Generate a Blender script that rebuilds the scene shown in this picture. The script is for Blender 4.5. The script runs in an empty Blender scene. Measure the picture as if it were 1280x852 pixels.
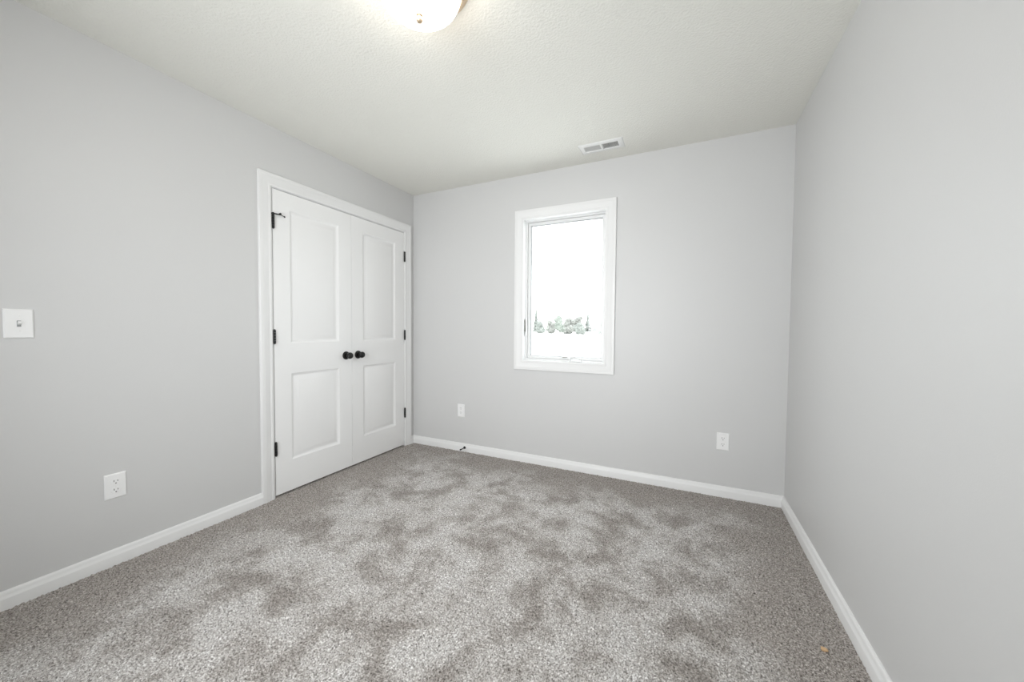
import bpy, bmesh, math, random
from mathutils import Vector, Matrix
import numpy as np

# ------------------------------------------------------------------ camera, world, lights
S = bpy.context.scene
COL = S.collection
W, D, H = 3.0486, 3.52, 2.44          # room: x 0..W, y -D..0, z 0..H

FOC, YAW, PITCH, ROLL = 461.053, 0.444166, -0.032619, 0.007895
CAM = Vector((2.46098, -2.89028, 1.14175))
cd = bpy.data.cameras.new('camera')
cd.sensor_fit = 'HORIZONTAL'; cd.sensor_width = 36.0
cd.lens = 36.0 * FOC / 1280.0
cd.clip_start = 0.02; cd.clip_end = 1000
cam = bpy.data.objects.new('camera', cd); COL.objects.link(cam)
fwd = Vector((-math.sin(YAW)*math.cos(PITCH), math.cos(YAW)*math.cos(PITCH), math.sin(PITCH)))
rt = Vector((math.cos(YAW), math.sin(YAW), 0)); up = rt.cross(fwd)
r2 = math.cos(ROLL)*rt + math.sin(ROLL)*up
u2 = -math.sin(ROLL)*rt + math.cos(ROLL)*up
cam.matrix_world = Matrix(((r2.x, u2.x, -fwd.x, CAM.x), (r2.y, u2.y, -fwd.y, CAM.y),
                           (r2.z, u2.z, -fwd.z, CAM.z), (0, 0, 0, 1)))
S.camera = cam

SKY = 7.5                    # overcast sky
LAMP = 15.0                  # glowing glass bowl of the ceiling light
EXPOSURE = 0.0

wd = bpy.data.worlds.new('overcast_sky'); S.world = wd; wd.use_nodes = True
bg = wd.node_tree.nodes['Background']
bg.inputs['Color'].default_value = (0.93, 0.97, 1.0, 1)
bg.inputs['Strength'].default_value = SKY

S.view_settings.view_transform = 'Standard'
S.view_settings.look = 'None'
S.view_settings.exposure = EXPOSURE
S.view_settings.gamma = 1.0
S.view_settings.use_curve_mapping = False
S.cycles.use_denoising = True
S.cycles.max_bounces = 14
S.cycles.diffuse_bounces = 10
S.cycles.sample_clamp_indirect = 6.0
S.cycles.caustics_reflective = False
S.cycles.caustics_refractive = False

# daylight portal in the window opening (guides sky sampling only)
pl = bpy.data.lights.new('window_daylight', 'AREA'); pl.shape = 'RECTANGLE'
pl.size = 0.70; pl.size_y = 1.20; pl.cycles.is_portal = True
po = bpy.data.objects.new('window_daylight', pl); COL.objects.link(po)
po.location = (1.535, 0.16, 1.47); po.rotation_euler = (math.radians(-90), 0, 0)

# large soft fill light, added on the blank wall behind the camera
SOFT = 37.0
al = bpy.data.lights.new('soft_fill', 'AREA'); al.shape = 'RECTANGLE'
al.size = 1.30; al.size_y = 1.60; al.energy = SOFT; al.spread = math.radians(126)
al.color = (0.95, 0.978, 1.0)
ao = bpy.data.objects.new('soft_fill', al); COL.objects.link(ao)
ao.location = (1.5, -D+0.02, 1.30); ao.rotation_euler = (math.radians(90), 0, 0)

# ------------------------------------------------------------------ materials
def nt(name):
    m = bpy.data.materials.new(name); m.use_nodes = True
    return m, m.node_tree.nodes, m.node_tree.links, m.node_tree.nodes['Principled BSDF']

def plain(name, col, rough=0.5, metal=0.0, spec=0.5, bump=None):
    m, N, L, b = nt(name)
    b.inputs['Base Color'].default_value = (*col, 1)
    b.inputs['Roughness'].default_value = rough
    b.inputs['Metallic'].default_value = metal
    b.inputs['Specular IOR Level'].default_value = spec
    if bump:
        sc, st, dist, det = bump
        tc = N.new('ShaderNodeTexCoord')
        n = N.new('ShaderNodeTexNoise'); n.inputs['Scale'].default_value = sc; n.inputs['Detail'].default_value = det
        bp = N.new('ShaderNodeBump'); bp.inputs['Strength'].default_value = st; bp.inputs['Distance'].default_value = dist
        L.new(tc.outputs['Object'], n.inputs['Vector']); L.new(n.outputs['Fac'], bp.inputs['Height'])
        L.new(bp.outputs['Normal'], b.inputs['Normal'])
    return m

M_WALL = plain('pale_grey_wall_paint', (0.62, 0.62, 0.62), 0.46, spec=0.5, bump=(260, 0.10, 0.002, 2))
M_CEIL = plain('textured_ceiling_paint', (0.785, 0.78, 0.735), 0.9, spec=0.1, bump=(95, 0.55, 0.006, 3))
M_TRIM = plain('white_trim_enamel', (0.79, 0.79, 0.79), 0.38, spec=0.4)
M_DOOR = plain('white_door_paint', (0.84, 0.84, 0.84), 0.42, spec=0.4, bump=(70, 0.04, 0.001, 4))
M_VINYL = plain('white_window_vinyl', (0.74, 0.74, 0.74), 0.35)
M_PLATE = plain('white_plastic', (0.85, 0.85, 0.85), 0.32)
M_SLOT = plain('grey_slot', (0.16, 0.16, 0.16), 0.6)
M_GASKET = plain('grey_gasket', (0.30, 0.31, 0.31), 0.7)
M_BLACK = plain('matte_black_metal', (0.008, 0.008, 0.008), 0.42, metal=0.0, spec=0.35)
M_STEEL = plain('dull_steel', (0.35, 0.34, 0.32), 0.4, metal=1.0)
M_NICKEL = plain('warm_brushed_nickel', (0.58, 0.46, 0.33), 0.5, metal=0.7)
M_VENT = plain('white_vent_enamel', (0.80, 0.80, 0.79), 0.4)
M_DUCT = plain('dark_duct', (0.03, 0.033, 0.033), 0.8)
M_CRUMB = plain('tan_crumb', (0.62, 0.42, 0.24), 0.9, bump=(300, 0.5, 0.002, 3))
M_SNOW = plain('pale_ground', (0.75, 0.75, 0.73), 0.95, spec=0.0, bump=(0.4, 0.3, 0.1, 3))
M_BARK = plain('pale_bark', (0.35, 0.32, 0.28), 0.9)

def carpet_mat():
    m, N, L, b = nt('grey_frieze_carpet')
    tc = N.new('ShaderNodeTexCoord')
    def noise(scale, det, dist=0.0, rough=0.5):
        n = N.new('ShaderNodeTexNoise'); n.inputs['Scale'].default_value = scale
        n.inputs['Detail'].default_value = det; n.inputs['Distortion'].default_value = dist
        n.inputs['Roughness'].default_value = rough
        L.new(tc.outputs['Object'], n.inputs['Vector']); return n
    def ramp(src, stops):
        r = N.new('ShaderNodeValToRGB'); r.color_ramp.interpolation = 'LINEAR'
        e = r.color_ramp.elements
        e[0].position, e[0].color = stops[0][0], (*stops[0][1], 1)
        e[1].position, e[1].color = stops[-1][0], (*stops[-1][1], 1)
        for p, c in stops[1:-1]:
            k = e.new(p); k.color = (*c, 1)
        L.new(src, r.inputs['Fac']); return r
    yarn = noise(168, 2.0, 0.7, 0.62)
    yr = ramp(yarn.outputs['Fac'], [(0.30, (0.085, 0.077, 0.072)), (0.42, (0.295, 0.275, 0.261)),
                                    (0.55, (0.50, 0.480, 0.465)), (0.70, (0.80, 0.785, 0.775))])
    # brushed nap: patches of pile lying towards and away from the room
    nap = noise(5.0, 6.0, 0.35, 0.62)
    nr = ramp(nap.outputs['Fac'], [(0.36, (0.70, 0.67, 0.642)), (0.455, (0.90, 0.88, 0.86)), (0.515, (1.12, 1.115, 1.11)), (0.62, (1.24, 1.25, 1.26))])
    # untrodden pile in a strip along the walls
    sep = N.new('ShaderNodeSeparateXYZ'); L.new(tc.outputs['Object'], sep.inputs[0])
    def math_(op, a, bb):
        n = N.new('ShaderNodeMath'); n.operation = op
        for k, v in enumerate((a, bb)):
            if isinstance(v, (int, float)): n.inputs[k].default_value = v
            else: L.new(v, n.inputs[k])
        return n.outputs[0]
    dist = math_('MINIMUM', math_('MINIMUM', sep.outputs[0], math_('SUBTRACT', W, sep.outputs[0])), math_('MULTIPLY', sep.outputs[1], -1.0))
    wob = noise(2.2, 3.0)
    dist = math_('ADD', dist, math_('MULTIPLY', math_('SUBTRACT', wob.outputs['Fac'], 0.5), 0.9))
    edge = N.new('ShaderNodeMapRange'); edge.interpolation_type = 'SMOOTHSTEP'
    edge.inputs['From Min'].default_value = 0.16; edge.inputs['From Max'].default_value = 0.52
    L.new(dist, edge.inputs['Value'])
    em = N.new('ShaderNodeMix'); em.data_type = 'RGBA'
    em.inputs[6].default_value = (0.83, 0.795, 0.765, 1)
    L.new(edge.outputs['Result'], em.inputs[0]); L.new(nr.outputs['Color'], em.inputs[7])
    mx = N.new('ShaderNodeMix'); mx.data_type = 'RGBA'; mx.blend_type = 'MULTIPLY'
    mx.inputs[0].default_value = 1.0
    mx.clamp_result = False
    L.new(yr.outputs['Color'], mx.inputs[6]); L.new(em.outputs[2], mx.inputs[7])
    L.new(mx.outputs[2], b.inputs['Base Color'])
    b.inputs['Roughness'].default_value = 1.0
    b.inputs['Specular IOR Level'].default_value = 0.0
    b.inputs['Sheen Weight'].default_value = 0.15
    bp = N.new('ShaderNodeBump'); bp.inputs['Strength'].default_value = 0.5; bp.inputs['Distance'].default_value = 0.006
    fine = noise(210, 3.0)
    L.new(fine.outputs['Fac'], bp.inputs['Height']); L.new(bp.outputs['Normal'], b.inputs['Normal'])
    return m
M_CARPET = carpet_mat()

def glass_mat():
    m = bpy.data.materials.new('clear_window_glass'); m.use_nodes = True
    N, L = m.node_tree.nodes, m.node_tree.links
    N.clear()
    o = N.new('ShaderNodeOutputMaterial'); t = N.new('ShaderNodeBsdfTransparent'); g = N.new('ShaderNodeBsdfGlossy')
    g.inputs['Roughness'].default_value = 0.02; t.inputs['Color'].default_value = (0.97, 0.98, 0.975, 1)
    mx = N.new('ShaderNodeMixShader'); f = N.new('ShaderNodeFresnel')
    ge = N.new('ShaderNodeNewGeometry'); ir = N.new('ShaderNodeMapRange')      # same reflectance from both sides of the thin pane
    ir.inputs['To Min'].default_value = 1.4; ir.inputs['To Max'].default_value = 1/1.4
    L.new(ge.outputs['Backfacing'], ir.inputs['Value']); L.new(ir.outputs['Result'], f.inputs['IOR'])
    L.new(f.outputs[0], mx.inputs[0]); L.new(t.outputs[0], mx.inputs[1]); L.new(g.outputs[0], mx.inputs[2])
    L.new(mx.outputs[0], o.inputs[0]); return m
M_GLASS = glass_mat()

def lamp_mat():
    m, N, L, b = nt('lit_frosted_glass')
    b.inputs['Base Color'].default_value = (0.9, 0.88, 0.84, 1)
    b.inputs['Roughness'].default_value = 0.3
    b.inputs['Emission Color'].default_value = (1.0, 0.90, 0.78, 1)
    b.inputs['Emission Strength'].default_value = LAMP
    return m
M_LAMP = lamp_mat()

def leaf_mat(name, c1, c2):
    m, N, L, b = nt(name)
    tc = N.new('ShaderNodeTexCoord'); n = N.new('ShaderNodeTexNoise'); n.inputs['Scale'].default_value = 1.6; n.inputs['Detail'].default_value = 4
    r = N.new('ShaderNodeValToRGB'); r.color_ramp.elements[0].position = .35; r.color_ramp.elements[1].position = .65
    r.color_ramp.elements[0].color = (*c1, 1); r.color_ramp.elements[1].color = (*c2, 1)
    L.new(tc.outputs['Object'], n.inputs['Vector']); L.new(n.outputs['Fac'], r.inputs['Fac']); L.new(r.outputs['Color'], b.inputs['Base Color'])
    b.inputs['Roughness'].default_value = 0.9; b.inputs['Specular IOR Level'].default_value = 0.05
    return m
M_LEAF = [leaf_mat('sage_leaves', (.122, .136, .118), (.196, .206, .188)),
          leaf_mat('dusty_leaves', (.155, .157, .145), (.212, .212, .199)),
          leaf_mat('blue_green_needles', (.122, .130, .120), (.178, .184, .172))]

# ------------------------------------------------------------------ helpers
def add_box(bm, x0, x1, y0, y1, z0, z1):
    v = [bm.verts.new((x, y, z)) for z in (z0, z1) for y in (y0, y1) for x in (x0, x1)]
    for f in ((0,2,3,1),(4,5,7,6),(0,1,5,4),(2,6,7,3),(0,4,6,2),(1,3,7,5)):
        bm.faces.new([v[i] for i in f])
    return v

def bev_box(bm, x0, x1, y0, y1, z0, z1, b=0.002, seg=2):
    t = bmesh.new(); add_box(t, x0, x1, y0, y1, z0, z1)
    bmesh.ops.bevel(t, geom=t.edges[:], offset=b, segments=seg, affect='EDGES', profile=0.5)
    merge(bm, t)

def merge(bm, t, mat=None):
    if mat is not None: t.transform(mat)
    me = bpy.data.meshes.new('tmp'); t.to_mesh(me); bm.from_mesh(me); bpy.data.meshes.remove(me); t.free()

def lathe(bm, prof, n=32, mat=None):
    """prof: (r, z) pairs spun about z."""
    t = bmesh.new(); rings = []
    for r, z in prof:
        if r < 1e-6: rings.append([t.verts.new((0, 0, z))])
        else: rings.append([t.verts.new((r*math.cos(2*math.pi*i/n), r*math.sin(2*math.pi*i/n), z)) for i in range(n)])
    for a, b in zip(rings, rings[1:]):
        for i in range(n):
            j = (i+1) % n
            if len(a) == 1 and len(b) == 1: continue
            if len(a) == 1: t.faces.new((a[0], b[j], b[i]))
            elif len(b) == 1: t.faces.new((a[i], a[j], b[0]))
            else: t.faces.new((a[i], a[j], b[j], b[i]))
    bmesh.ops.recalc_face_normals(t, faces=t.faces[:])
    merge(bm, t, mat)

def along(p, q):
    """matrix taking z axis onto p->q, origin p"""
    p, q = Vector(p), Vector(q)
    return Matrix.Translation(p) @ (q-p).to_track_quat('Z', 'Y').to_matrix().to_4x4()

def rod(bm, p, q, r, n=16, b=0.0):
    l = (Vector(q)-Vector(p)).length
    b = min(b, l*0.4, r*0.8)
    prof = [(0, 0), (r-b, 0), (r, b), (r, l-b), (r-b, l), (0, l)] if b else [(0, 0), (r, 0), (r, l), (0, l)]
    lathe(bm, prof, n, along(p, q))

def obj(name, bm, mat, parent=None, smooth=None, loc=None):
    me = bpy.data.meshes.new(name)
    bmesh.ops.recalc_face_normals(bm, faces=bm.faces[:])
    bm.to_mesh(me); bm.free()
    me.materials.append(mat)
    if smooth is not None:
        me.shade_smooth() if smooth >= 180 else me.set_sharp_from_angle(angle=math.radians(smooth))
        for p in me.polygons: p.use_smooth = True
    o = bpy.data.objects.new(name, me); COL.objects.link(o)
    if parent: o.parent = parent
    if loc: o.location = loc
    return o

def thing(name, label, cat, loc=(0, 0, 0), group=None):
    o = bpy.data.objects.new(name, None); COL.objects.link(o); o.location = loc
    o.empty_display_size = 0.05
    o['label'] = label; o['category'] = cat
    if group: o['group'] = group
    return o

def tag(o, label, cat, group=None):
    o['label'] = label; o['category'] = cat
    if group: o['group'] = group
    return o

def struct(o, label=None, cat=None):
    o['kind'] = 'structure'
    if label: o['label'] = label
    if cat: o['category'] = cat
    return o

def slab_with_hole(u0, u1, v0, v1, hu0, hu1, hv0, hv1, t, f):
    """wall slab u0..u1 x v0..v1, thickness 0..t behind the face, with a rectangular hole; f(u,v,d)->xyz"""
    bm = bmesh.new()
    us, vs = [u0, hu0, hu1, u1], [v0, hv0, hv1, v1]
    P = {(i, j, k): bm.verts.new(f(us[i], vs[j], k*t)) for i in range(4) for j in range(4) for k in (0, 1)}
    for i in range(3):
        for j in range(3):
            if i == 1 and j == 1: continue
            for k in (0, 1):
                try: bm.faces.new([P[i, j, k], P[i+1, j, k], P[i+1, j+1, k], P[i, j+1, k]])
                except ValueError: pass
    def edge(a, b):
        bm.faces.new([P[a+(0,)], P[b+(0,)], P[b+(1,)], P[a+(1,)]])
    for i in range(3):
        edge((i, 0), (i+1, 0)); edge((i, 3), (i+1, 3)); edge((0, i), (0, i+1)); edge((3, i), (3, i+1))
    edge((1, 1), (2, 1)); edge((1, 2), (2, 2)); edge((1, 1), (1, 2)); edge((2, 1), (2, 2))
    return bm

def frame_ring(bm, u0, u1, v0, v1, prof, f, open_bottom=False):
    """mitred moulding; prof = (inset, projection) pairs; f(u,v,h)->xyz"""
    rows = []
    for d, h in prof:
        if open_bottom: pts = [(u0+d, v0), (u0+d, v1-d), (u1-d, v1-d), (u1-d, v0)]
        else: pts = [(u0+d, v0+d), (u0+d, v1-d), (u1-d, v1-d), (u1-d, v0+d)]
        rows.append([bm.verts.new(f(u, v, h)) for u, v in pts])
    n = 3 if open_bottom else 4
    for a, b in zip(rows, rows[1:]):
        for i in range(n):
            j = (i+1) % 4
            bm.faces.new((a[i], a[j], b[j], b[i]))
    if open_bottom:
        bm.faces.new([r[0] for r in rows]); bm.faces.new([r[3] for r in rows][::-1])

def sweep_box(bm, prof, f, s0, s1):
    """closed profile (a,b) swept s0..s1; f(a,b,s)->xyz"""
    A = [bm.verts.new(f(a, b, s0)) for a, b in prof]; B = [bm.verts.new(f(a, b, s1)) for a, b in prof]
    n = len(prof)
    for i in range(n):
        j = (i+1) % n
        bm.faces.new((A[i], A[j], B[j], B[i]))
    bm.faces.new(A[::-1]); bm.faces.new(B)

back = lambda u, v, h: (u, -h, v)
left = lambda u, v, h: (h, u, v)

# ------------------------------------------------------------------ room shell
T = 0.15
WIN = (1.178, 1.890, 0.862, 2.077)       # rough opening in the back wall
DOOR = (-1.378, -0.128, 2.056)           # y0, y1, top of the closet opening
struct(obj('wall_back', slab_with_hole(-T, W+T, -0.1, H+0.1, *WIN, T, lambda u, v, d: (u, d, v)), M_WALL),
       'pale grey back wall with the window in it')
bm = slab_with_hole(-D-T, 0.0, -0.1, H+0.1, DOOR[0], DOOR[1], -0.02, DOOR[2], T, lambda u, v, d: (-d, u, v))
struct(obj('wall_left', bm, M_WALL), 'pale grey left wall with the closet doors in it')
bm = bmesh.new(); add_box(bm, W, W+T, -D-T, 0, -0.1, H+0.1)
struct(obj('wall_right', bm, M_WALL), 'plain pale grey right wall')
bm = bmesh.new(); add_box(bm, 0, W, -D-T, -D, -0.1, H+0.1)
struct(obj('wall_front', bm, M_WALL), 'plain pale grey wall behind the camera')

# ceiling with a hole for the duct behind the vent
VX0, VX1, VY0, VY1 = 1.752, 2.012, -0.262, -0.164
bm = slab_with_hole(-T, W+T, -D-T, T, VX0, VX1, VY0, VY1, 0.12, lambda u, v, d: (u, v, H+d))
struct(obj('ceiling', bm, M_CEIL), 'white lightly textured ceiling')
bm = bmesh.new()
add_box(bm, VX0-0.02, VX1+0.02, VY0-0.02, VY1+0.02, H+0.12, H+0.13)

# closet behind the doors (closed and dark)
bmc = bmesh.new()
for b in ((-0.75, -0.73, -1.6, 0.05, -0.1, 2.4), (-0.73, -T, -1.6, -1.58, -0.1, 2.4), (-0.73, -T, 0.03, 0.05, -0.1, 2.4), (-0.73, -T, -1.6, 0.05, 2.38, 2.4)):
    add_box(bmc, *b)
struct(obj('wall_closet', bmc, M_WALL), 'closet interior walls behind the doors')

# ------------------------------------------------------------------ carpet
STEP = 0.0055
X0, X1, Y0, Y1 = -0.70, W, -D, 0.0
nx, ny = int((X1-X0)/STEP)+1, int((Y1-Y0)/STEP)+1
rng = np.random.default_rng(7)
gx, gy = np.meshgrid(np.linspace(X0, X1, nx), np.linspace(Y0, Y1, ny))
gz = rng.normal(0, 0.0022, gx.shape)
gx2 = gx + rng.uniform(-.0018, .0018, gx.shape); gy2 = gy + rng.uniform(-.0018, .0018, gx.shape)
gx2[:, 0] = X0; gx2[:, -1] = X1; gy2[0, :] = Y0; gy2[-1, :] = Y1
me = bpy.data.meshes.new('floor')
co = np.stack([gx2, gy2, np.clip(gz, -.006, .005)], -1).astype(np.float32).reshape(-1)
me.vertices.add(nx*ny); me.vertices.foreach_set('co', co)
idx = np.arange(nx*ny).reshape(ny, nx)
q = np.stack([idx[:-1, :-1], idx[:-1, 1:], idx[1:, 1:], idx[1:, :-1]], -1).reshape(-1, 4)
me.loops.add(q.size); me.polygons.add(len(q))
me.loops.foreach_set('vertex_index', q.reshape(-1).astype(np.int32))
me.polygons.foreach_set('loop_start', np.arange(0, q.size, 4, dtype=np.int32))
me.polygons.foreach_set('use_smooth', np.ones(len(q), dtype=bool))
me.update(calc_edges=True); me.materials.append(M_CARPET)
floor = bpy.data.objects.new('floor', me); COL.objects.link(floor)
struct(floor, 'grey frieze carpet with brushed lighter and darker patches')

# ------------------------------------------------------------------ baseboards
BB = [(0, -0.012), (0.019, -0.012), (0.019, 0.045), (0.0180, 0.048), (0.0135, 0.0535), (0.0115, 0.060),
      (0.0105, 0.066), (0.008, 0.0705), (0.004, 0.073), (0, 0.0735)]
def baseboard(name, f, s0, s1, label):
    bm = bmesh.new(); sweep_box(bm, BB, f, s0, s1)
    struct(obj(name, bm, M_TRIM, smooth=35), label)
baseboard('baseboard_back', lambda a, b, s: (s, -a, b), 0, W, 'white baseboard along the back wall')
baseboard('baseboard_right', lambda a, b, s: (W-a, s, b), -D, -0.001, 'white baseboard along the right wall')
baseboard('baseboard_left', lambda a, b, s: (a, s, b), -D, -1.462, 'white baseboard along the left wall up to the closet')
baseboard('baseboard_corner', lambda a, b, s: (a, s, b), -0.0485, -0.001, 'short white baseboard between closet casing and corner')
baseboard('baseboard_front', lambda a, b, s: (s, -D+a, b), 0.02, W-0.02, 'white baseboard along the wall behind the camera')

# ------------------------------------------------------------------ closet door frame and doors
CASE = [(0, 0), (0, 0.0165), (0.0025, 0.0185), (0.018, 0.0185), (0.0205, 0.0165), (0.024, 0.0175), (0.028, 0.0160),
        (0.054, 0.0125), (0.060, 0.0100), (0.064, 0.0115), (0.070, 0.0120), (0.076, 0.0105), (0.080, 0.0085), (0.080, 0)]
bm = bmesh.new()
frame_ring(bm, -1.463, -0.0485, -0.01, 2.134, CASE, left, open_bottom=True)
# jamb: lining of the opening with its stop
def jamb(bm):
    J0, J1, JT = -1.3735, -0.1315, 2.0505
    for b in ((-T, 0.0, DOOR[0], J0, -0.01, JT), (-T, 0.0, J1, DOOR[1], -0.01, JT), (-T, 0.0, DOOR[0], DOOR[1], JT, DOOR[2]),
              (-0.06, -0.041, J0, J0+0.012, -0.01, JT), (-0.06, -0.041, J1-0.012, J1, -0.01, JT), (-0.06, -0.041, J0, J1, JT-0.012, JT)):
        add_box(bm, *b)
jamb(bm)
struct(obj('trim_1', bm, M_TRIM, smooth=35), 'white moulded casing around the closet doors')

def door_leaf(y0, y1, name):
    """face at x=0, edges y0..y1, two raised panels"""
    z0, z1, t = 0.014, 2.0455, 0.035
    bm = bmesh.new()
    st = 0.112
    ys = [y0, y0+st, y1-st, y1]
    zs = [z0, 0.222, 0.829, 1.028, 1.937, z1]
    face = {}
    V = {(i, j): bm.verts.new((0, ys[i], zs[j])) for i in range(4) for j in range(6)}
    for i in range(3):
        for j in range(5):
            if i == 1 and j in (1, 3): continue
            bm.faces.new((V[i, j], V[i+1, j], V[i+1, j+1], V[i, j+1]))
    prof = [(0, 0), (0.003, -0.0006), (0.007, -0.0030), (0.018, -0.0105), (0.023, -0.0120), (0.028, -0.0115), (0.054, -0.0015), (0.058, -0.0008)]
    for j in (1, 3):
        prev = [V[1, j], V[2, j], V[2, j+1], V[1, j+1]]
        a0, a1, b0, b1 = ys[1], ys[2], zs[j], zs[j+1]
        for d, h in prof[1:]:
            cur = [bm.verts.new((h, *p)) for p in ((a0+d, b0+d), (a1-d, b0+d), (a1-d, b1-d), (a0+d, b1-d))]
            for k in range(4):
                bm.faces.new((prev[k], prev[(k+1) % 4], cur[(k+1) % 4], cur[k]))
            prev = cur
        bm.faces.new(prev)
    B = {(i, j): bm.verts.new((-t, ys[i], zs[j])) for i in (0, 3) for j in (0, 5)}
    bm.faces.new([B[0, 0], B[0, 5], B[3, 5], B[3, 0]])
    bm.faces.new([V[i, 0] for i in range(4)] + [B[3, 0], B[0, 0]])
    bm.faces.new([V[i, 5] for i in range(3, -1, -1)] + [B[0, 5], B[3, 5]])
    bm.faces.new([V[0, j] for j in range(5, -1, -1)] + [B[0, 0], B[0, 5]])
    bm.faces.new([V[3, j] for j in range(6)] + [B[3, 5], B[3, 0]])
    return obj(name, bm, M_DOOR, smooth=28)

def hinge_bm(y, zc):
    bm = bmesh.new()
    r, h = 0.0075, 0.090
    for k in range(5):
        a = zc-h/2 + k*h/5
        rod(bm, (0.0085, y, a+0.0006), (0.0085, y, a+h/5-0.0006), r, 16, 0.0008)
    for s in (-1, 1):
        rod(bm, (0.0085, y, zc+s*h/2), (0.0085, y, zc+s*(h/2+0.004)), 0.0050, 12, 0.0015)
    bev_box(bm, -0.02, 0.0035, y-0.0016, y+0.0016, zc-h/2, zc+h/2, 0.0004, 1)
    return bm

def knob_bm():
    """axis +z out of the door"""
    ro = bmesh.new()
    lathe(ro, [(0, 0), (0.0325, 0), (0.0325, 0.004), (0.0310, 0.0075), (0.0265, 0.0100), (0.020, 0.0115), (0, 0.0115)], 40)
    kn = bmesh.new()
    lathe(kn, [(0, 0.010), (0.0125, 0.010), (0.0120, 0.018), (0.0130, 0.024), (0.0180, 0.0285), (0.0232, 0.0350), (0.0258, 0.0430),
               (0.0255, 0.0500), (0.0225, 0.0570), (0.0165, 0.0610), (0.008, 0.0630), (0, 0.0633)], 40)
    return ro, kn
TOX = Matrix.Rotation(math.radians(90), 4, 'Y')

def door(y0, y1, name, hinge_y, knob_y, zs, label):
    d = door_leaf(y0, y1, name)
    struct(d, label)
    for z in zs:
        h = obj('hinge', hinge_bm(hinge_y, z), M_BLACK, d, smooth=40); h['label'] = 'matte black butt hinge'
    ro, kn = knob_bm()
    for b in (ro, kn): b.transform(Matrix.Translation((0, knob_y, 0.920)) @ TOX)
    k = obj('door_knob', kn, M_BLACK, d, smooth=40); k['label'] = 'matte black round knob'
    r = obj('rosette', ro, M_BLACK, k, smooth=40)
    return d
dl = door(-1.3700, -0.7480, 'door_1', -1.3705, -0.8040, (1.832, 1.078, 0.330), 'left white two panel closet door leaf')
dr = door(-0.7455, -0.1345, 'door_2', -0.1335, -0.6850, (1.822, 1.076, 0.325), 'right white two panel closet door leaf')
# hinge pin stop on the left leaf's top hinge
bm = bmesh.new()
hy = -1.3705
lathe(bm, [(0.004, 0), (0.0115, 0), (0.0115, 0.0045), (0.004, 0.0045)], 18, Matrix.Translation((0.0085, hy, 1.879)))
rod(bm, (0.0085, hy, 1.8835), (0.0085, hy, 1.8885), 0.0065, 14, 0.002)
rod(bm, (0.012, hy+0.004, 1.8815), (0.024, hy+0.036, 1.8800), 0.0042, 12, 0.001)
rod(bm, (0.024, hy+0.030, 1.8805), (0.030, hy+0.040, 1.8880), 0.0068, 14, 0.002)
rod(bm, (0.024, hy+0.034, 1.8800), (0.009, hy+0.076, 1.8795), 0.0022, 10)
rod(bm, (0.010, hy+0.074, 1.8795), (0.0005, hy+0.082, 1.8795), 0.0045, 12, 0.001)
st = obj('hinge_pin_stop', bm, M_BLACK, dl, smooth=40); st['label'] = 'black hinge pin stop with small arm'

# ------------------------------------------------------------------ window
bm = bmesh.new()
frame_ring(bm, 1.112, 1.957, 0.797, 2.142, CASE, back)
struct(obj('trim_2', bm, M_TRIM, smooth=35), 'white moulded casing around the window')
wroot = bpy.data.objects.new('window_1', None); COL.objects.link(wroot); wroot.location = (1.535, 0, 0.87)
struct(wroot, 'white casement window in the back wall')
inv = Matrix.Translation((-1.535, 0, -0.87))
def wpart(name, bm, mat, parent=wroot, smooth=None):
    bm.transform(inv)
    return obj(name, bm, mat, parent, smooth)
ib = lambda u, v, h: (u, -h, v)          # h negative = into the wall
# jamb extension and vinyl frame: stepped section
bm = bmesh.new()
FR = [(0, -0.149), (0, 0.0), (0.014, 0.0), (0.014, -0.042), (0.0155, -0.0435), (0.026, -0.0435), (0.028, -0.0455), (0.028, -0.149)]
frame_ring(bm, WIN[0], WIN[1], WIN[2], WIN[3], FR, ib)
wpart('window_frame', bm, M_VINYL, smooth=30)
# sash
SA = [(0.0295, -0.11), (0.0295, -0.0575), (0.031, -0.056), (0.043, -0.056), (0.0445, -0.0575), (0.0505, -0.0615), (0.0520, -0.064), (0.0520, -0.11)]
bm = bmesh.new()
frame_ring(bm, WIN[0], WIN[1], WIN[2], WIN[3], SA, ib)
sash = wpart('sash', bm, M_VINYL, smooth=30)
GK = [(0.0515, -0.079), (0.0515, -0.066), (0.0550, -0.069), (0.0565, -0.0795)]
bm = bmesh.new(); frame_ring(bm, WIN[0], WIN[1], WIN[2], WIN[3], GK, ib)
g = wpart('gasket', bm, M_GASKET, sash); g['label'] = 'grey rubber glazing gasket'
bm = bmesh.new(); add_box(bm, WIN[0]+0.050, WIN[1]-0.050, 0.0805, 0.0845, WIN[2]+0.050, WIN[3]-0.050)
g = wpart('pane', bm, M_GLASS, sash); g['label'] = 'clear glass pane'
# crank operator with folding handle on the sill
bm = bmesh.new()
bev_box(bm, 1.592, 1.690, 0.016, 0.043, 0.876, 0.893, 0.005, 3)
rod(bm, (1.605, 0.020, 0.890), (1.605, 0.012, 0.909), 0.0075, 14, 0.002)
cr = wpart('crank_operator', bm, M_VINYL, smooth=40)
bm = bmesh.new()
pts = [(1.604, 0.010, 0.912), (1.622, 0.006, 0.9155), (1.650, 0.004, 0.914), (1.672, 0.006, 0.909), (1.684, 0.010, 0.905)]
for a, b in zip(pts, pts[1:]): rod(bm, a, b, 0.0052, 12, 0.001)
lathe(bm, [(0, 0), (0.006, 0.0), (0.0085, 0.006), (0.0085, 0.014), (0.006, 0.019), (0, 0.020)], 16, along((1.686, 0.010, 0.904), (1.686, -0.02, 0.908)))
wpart('crank_handle', bm, M_VINYL, cr, smooth=50)
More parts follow.
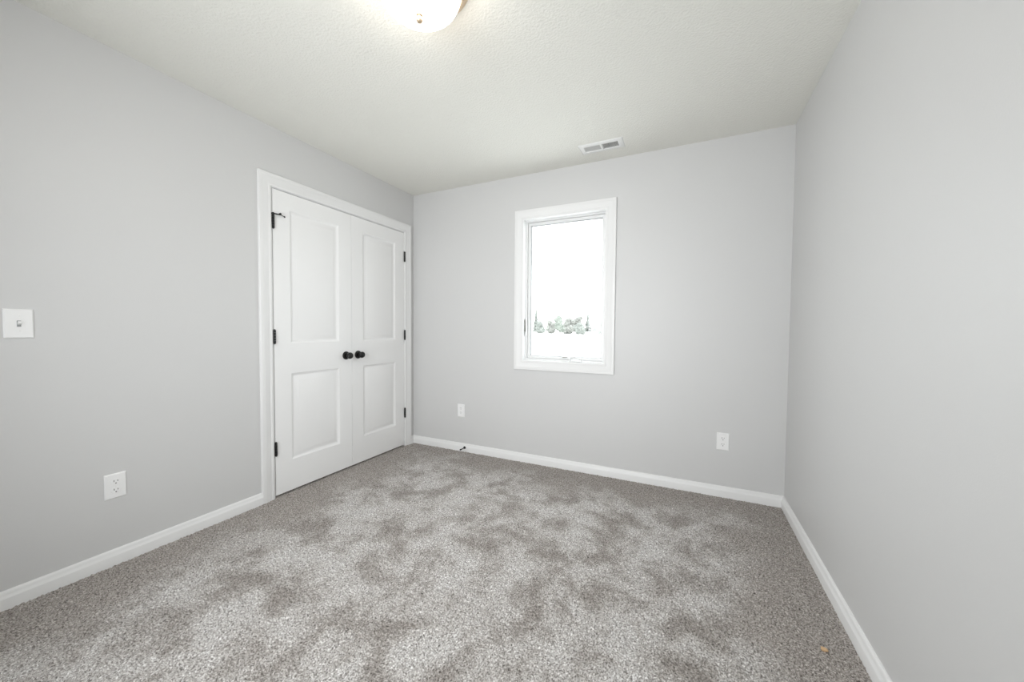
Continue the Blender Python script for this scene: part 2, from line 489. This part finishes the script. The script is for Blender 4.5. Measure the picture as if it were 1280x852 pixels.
# limiter bracket at the foot of the sash
bm = bmesh.new(); bev_box(bm, 1.528, 1.566, 0.040, 0.0572, 0.9085, 0.9155, 0.0015, 2)
g = wpart('sash_bracket', bm, M_STEEL, smooth=40); g['label'] = 'small grey metal bracket'
# lever lock on the left jamb
bm = bmesh.new(); bev_box(bm, WIN[0]+0.0275, WIN[0]+0.0325, 0.020, 0.042, 1.085, 1.235, 0.002, 2)
lk = wpart('lock_plate', bm, M_VINYL, smooth=40)
bm = bmesh.new()
bm2 = bmesh.new(); bev_box(bm, WIN[0]+0.0135, WIN[0]+0.0205, 0.021, 0.031, 1.120, 1.220, 0.002, 2)
bm2.free()
g = wpart('lock_lever', bm, M_STEEL, lk, smooth=40); g['label'] = 'slim grey lock lever'

# ------------------------------------------------------------------ ceiling light
LX, LY = 1.530, -1.762
lt = thing('ceiling_light', 'round flush ceiling light with glowing frosted bowl and warm metal rim', 'ceiling light', (LX, LY, H))
bm = bmesh.new()
lathe(bm, [(0, 0), (0.188, 0), (0.1885, -0.003), (0.184, -0.009), (0.176, -0.0165), (0.1715, -0.0195), (0.1695, -0.0245), (0.1640, -0.0325),
           (0.1590, -0.0365), (0.1560, -0.0370), (0.1535, -0.034), (0.150, -0.012), (0, -0.012)], 72)
obj('metal_pan', bm, M_NICKEL, lt, smooth=40)['label'] = 'warm brushed metal pan rim'
bm = bmesh.new()
prof = []
R, dep, ztop = 0.1530, 0.097, -0.033
for k in range(17):
    a = math.radians(90*k/16)
    prof.append((R*math.cos(a)**0.9 if k < 16 else 0.0, ztop - dep*math.sin(a)))
lathe(bm, prof, 72)
obj('glass_bowl', bm, M_LAMP, lt, smooth=180)['label'] = 'frosted white glass bowl, lit'
bm = bmesh.new()
lathe(bm, [(0, -0.127), (0.0120, -0.127), (0.0128, -0.1300), (0.0105, -0.1330), (0.0080, -0.1345), (0.0098, -0.1375), (0.0125, -0.1430), (0.0125, -0.1480),
           (0.0100, -0.1535), (0.0050, -0.1570), (0, -0.1575)], 28)
obj('finial', bm, M_NICKEL, lt, smooth=40)['label'] = 'small metal finial'

# ------------------------------------------------------------------ ceiling vent
vt = thing('air_vent', 'white slotted air vent in the ceiling above the window', 'vent', (1.883, -0.213, H))
VO = Matrix.Translation((-1.883, 0.213, -H))
def vpart(name, bm, mat, smooth=None, parent=vt):
    bm.transform(VO); return obj(name, bm, mat, parent, smooth)
bm = bmesh.new()
ox0, ox1, oy0, oy1 = 1.728, 2.036, -0.297, -0.150
vf = lambda u, v, h: (u, v, H-h)
frame_ring(bm, ox0, ox1, oy0, oy1, [(0, 0), (0.001, 0.0015), (0.008, 0.005), (0.024, 0.0065), (0.034, 0.0065), (0.036, 0.0045), (0.036, -0.004)], vf)
add_box(bm, 1.8765, 1.8895, oy0+0.034, oy1-0.034, H-0.0062, H+0.004)
vpart('vent_frame', bm, M_VENT, 35)
bm = bmesh.new()
yi0, yi1 = oy0+0.034, oy1-0.034
def louver(x, tilt, bm):
    t = bmesh.new(); add_box(t, -0.0005, 0.0005, yi0, yi1, -0.0065, 0.0065)
    merge(bm, t, Matrix.Translation((x, 0, H+0.0005)) @ Matrix.Rotation(math.radians(tilt), 4, 'Y'))
for bank, (xa, xb, tilt) in enumerate(((ox0+0.036, 1.8765, 42), (1.8895, ox1-0.036, -42))):
    n = 13
    for k in range(n):
        bl = bmesh.new(); louver(xa+(k+0.5)*(xb-xa)/n, tilt, bl)
        vpart('louver', bl, M_VENT)
bm = bmesh.new()
for b in ((VX0-0.001, VX0, VY0, VY1, H+0.012, H+0.119), (VX1, VX1+0.001, VY0, VY1, H+0.012, H+0.119), (VX0, VX1, VY0-0.001, VY0, H+0.012, H+0.119),
          (VX0, VX1, VY1, VY1+0.001, H+0.012, H+0.119), (VX0, VX1, VY0, VY1, H+0.118, H+0.119)):
    add_box(bm, *b)
vpart('duct_boot', bm, M_DUCT)['label'] = 'dark duct behind the louvers'

# ------------------------------------------------------------------ wall plates
def plate_bm(w, h, t=0.0065):
    """local: u across, v up, +w out of the wall"""
    bm = bmesh.new()
    rows = []
    for d, z in ((0, 0), (0, 0.0015), (0.0015, 0.0040), (0.0045, t), ):
        rows.append([bm.verts.new((u*(w/2-d), v*(h/2-d), z)) for u, v in ((-1, -1), (1, -1), (1, 1), (-1, 1))])
    for a, b in zip(rows, rows[1:]):
        for i in range(4): bm.faces.new((a[i], a[(i+1) % 4], b[(i+1) % 4], b[i]))
    bm.faces.new(rows[-1]); bm.faces.new(rows[0][::-1])
    return bm
def screw_bm(u, v, z):
    bm = bmesh.new()
    lathe(bm, [(0, z-0.002), (0.0034, z-0.002), (0.0034, z+0.0004), (0.0024, z+0.0011), (0, z+0.0012)], 16, Matrix.Translation((u, v, 0)))
    return bm
def rot_left(): return (math.radians(90), 0, math.radians(90))     # faces +x
def rot_back(): return (math.radians(90), 0, 0)                    # faces -y

def outlet(loc, rot, label):
    t = thing('wall_outlet', label, 'outlet', loc, 'white duplex outlets low on the walls')
    t.rotation_euler = rot
    obj('cover_plate', plate_bm(0.076, 0.119), M_PLATE, t)
    for s in (1, -1):
        bm = bmesh.new()
        cy = s*0.0205
        # rounded receptacle face with flat top and bottom
        pts = []
        for k in range(40):
            a = 2*math.pi*k/40
            x, y = 0.0172*math.cos(a), 0.0172*math.sin(a)
            pts.append((x, max(-0.0142, min(0.0142, y))))
        rr = [[bm.verts.new((x*sc, cy+y*sc, z)) for x, y in pts] for sc, z in ((1, 0.003), (1, 0.0078), (0.94, 0.0084))]
        for a, b in zip(rr, rr[1:]):
            for i in range(40): bm.faces.new((a[i], a[(i+1) % 40], b[(i+1) % 40], b[i]))
        bm.faces.new(rr[-1])
        rec = obj('receptacle', bm, M_PLATE, t)
        bm = bmesh.new()
        for sx, hh in ((-1, 0.0085), (1, 0.0070)):
            add_box(bm, sx*0.0064-0.0013, sx*0.0064+0.0013, cy+0.0045-hh/2, cy+0.0045+hh/2, 0.0080, 0.0086)
        lathe(bm, [(0, 0.0080), (0.0029, 0.0080), (0.0029, 0.0086), (0, 0.0086)], 14, Matrix.Translation((0, cy-0.0070, 0)))
        obj('slots', bm, M_SLOT, rec)['label'] = 'dark plug slots'
    obj('screw', screw_bm(0, 0, 0.0065), M_PLATE, t, smooth=40)
    return t
outlet((0, -2.1305, 0.3775), rot_left(), 'white duplex outlet on the left wall, left of the closet')
outlet((0.5665, 0, 0.378), rot_back(), 'small white outlet on the back wall between closet and window')
outlet((2.695, 0, 0.3815), rot_back(), 'white duplex outlet on the back wall, right of the window')

sw = thing('light_switch', 'white toggle light switch on the left wall at the photo edge', 'switch', (0, -2.397, 1.1475))
sw.rotation_euler = rot_left()
obj('cover_plate', plate_bm(0.077, 0.119), M_PLATE, sw)
bm = bmesh.new()
bev_box(bm, -0.0055, 0.0055, -0.0125, 0.0125, 0.004, 0.0074, 0.0006, 1)
obj('toggle_slot', bm, M_GASKET, sw)['label'] = 'grey shadowed toggle slot'
bm = bmesh.new()
t_ = bmesh.new(); bev_box(t_, -0.0042, 0.0042, -0.0045, 0.0045, -0.002, 0.0135, 0.0012, 2)
merge(bm, t_, Matrix.Translation((0, 0.000, 0.0065)) @ Matrix.Rotation(math.radians(-28), 4, 'X'))
obj('toggle', bm, M_PLATE, sw)
for s in (1, -1): obj('screw', screw_bm(0, s*0.030, 0.0065), M_PLATE, sw, smooth=40)

# ------------------------------------------------------------------ door stop on the baseboard, crumb on the carpet
ds = thing('door_stop', 'black rigid door stop screwed to the back wall baseboard', 'door stop', (0.617, -0.019, 0.040))
bm = bmesh.new(); lathe(bm, [(0, 0), (0.0125, 0), (0.0125, 0.003), (0.0095, 0.009), (0.0065, 0.013), (0, 0.013)], 20, along((0, 0, 0), (0, -1, 0)))
obj('base_flange', bm, M_BLACK, ds, smooth=40)
bm = bmesh.new(); rod(bm, (0, -0.010, 0), (0, -0.062, 0), 0.0042, 14)
obj('rod', bm, M_BLACK, ds, smooth=40)
bm = bmesh.new(); rod(bm, (0, -0.058, 0), (0, -0.074, 0), 0.0068, 16, 0.002)
obj('rubber_tip', bm, M_BLACK, ds, smooth=40)

bm = bmesh.new(); bmesh.ops.create_icosphere(bm, subdivisions=3, radius=1)
rnd = random.Random(3)
for v in bm.verts:
    n = 1 + 0.22*math.sin(3.1*v.co.x+1)*math.cos(2.7*v.co.y) + 0.15*math.sin(5*v.co.z+2*v.co.x) + rnd.uniform(-.05, .05)
    v.co = Vector((v.co.x*0.0120*n, v.co.y*0.0085*n, v.co.z*0.0055*n))
cb = obj('crumb', bm, M_CRUMB, smooth=180, loc=(2.926, -1.248, 0.006))
tag(cb, 'tiny tan crumb lying on the carpet near the right baseboard', 'crumb')

# ------------------------------------------------------------------ outside: pale ground and far trees
GZ = -0.50
bm = bmesh.new()
for i in range(1):
    v = [bm.verts.new(p) for p in ((-400, 0.16, GZ), (300, 0.16, GZ), (300, 500, GZ), (-400, 500, GZ))]
    bm.faces.new(v)
struct(obj('ground', bm, M_SNOW), 'pale open ground outside the window')

def lump_crown(rng_, w, h, n):
    bm = bmesh.new()
    for k in range(n):
        t = bmesh.new(); bmesh.ops.create_icosphere(t, subdivisions=3, radius=1)
        a = rng_.uniform(0, 6.28); rr = rng_.uniform(0, .55)*w/2; z = h*(0.22 + 0.6*(k+.5)/n)
        s = w*rng_.uniform(.20, .34)*(1.15-0.5*(k/n))
        ph = [rng_.uniform(0, 6) for _ in range(6)]
        for v in t.verts:
            c = v.co
            v.co = c*(1+.18*math.sin(6*c.x+ph[0])*math.sin(5*c.y+ph[1])+.14*math.sin(9*c.z+ph[2])*math.cos(8*c.x+ph[3])+rng_.uniform(-.09, .09))*s
        merge(bm, t, Matrix.Translation((rr*math.cos(a), rr*math.sin(a), z)))
    return bm
def spire_crown(rng_, w, h):
    bm = bmesh.new(); n = 9
    for k in range(n):
        z = h*(.08+.86*k/n); r = w/2*(1-.93*k/n)
        t = bmesh.new(); lathe(t, [(r, 0), (r*.75, h*.03), (r*.3, h*.12), (0, h*.19)], 14)
        for v in t.verts:
            v.co.x *= 1+rng_.uniform(-.25, .25); v.co.y *= 1+rng_.uniform(-.25, .25); v.co.z += rng_.uniform(-.02, .02)*h
        merge(bm, t, Matrix.Translation((0, 0, min(z, h*.81))))
    return bm
# azimuth (deg from +y), distance, width, height, kind, material, label
TREES = [(-21.75, 132, 3.0, 10.4, 's', 2, 'tall thin conifer outside, at the left edge of the pane'),
         (-21.2, 126, 3.6, 4.8, 'l', 2, 'dark low bush outside, beside the thin conifer at left'),
         (-19.3, 138, 4.6, 5.6, 'l', 1, 'pale loose bush outside, left of the greenest tree'),
         (-18.2, 128, 4.4, 7.0, 'l', 0, 'greenest round tree outside, left of the middle of the pane'),
         (-16.7, 136, 5.0, 6.4, 'l', 1, 'pale greyish tree outside, in the middle of the pane'),
         (-15.4, 140, 5.0, 7.4, 'l', 1, 'tallest pale round tree outside, right of the middle'),
         (-15.0, 122, 4.6, 3.8, 'l', 2, 'low dark green bush outside, in front of the pale round tree'),
         (-13.8, 134, 3.8, 9.2, 's', 2, 'pointed conifer outside, near the right edge of the pane'),
         (-12.3, 130, 4.6, 4.6, 'l', 0, 'pale low bush outside, beside the pointed conifer at right')]
for i, (az, dist, w, h, kd, mi, lab) in enumerate(TREES):
    a = math.radians(az); rg = random.Random(40+i)
    t = thing('distant_tree', lab, 'tree', (CAM.x+dist*math.sin(a), CAM.y+dist*math.cos(a), GZ), 'far trees beyond the pale ground')
    bm = lump_crown(rg, w, h, 11) if kd == 'l' else spire_crown(rg, w, h)
    obj('crown', bm, M_LEAF[mi], t)
    bm = bmesh.new(); rod(bm, (0, 0, -0.1), (0, 0, h*.45), 0.16, 10)
    obj('trunk', bm, M_BARK, t)
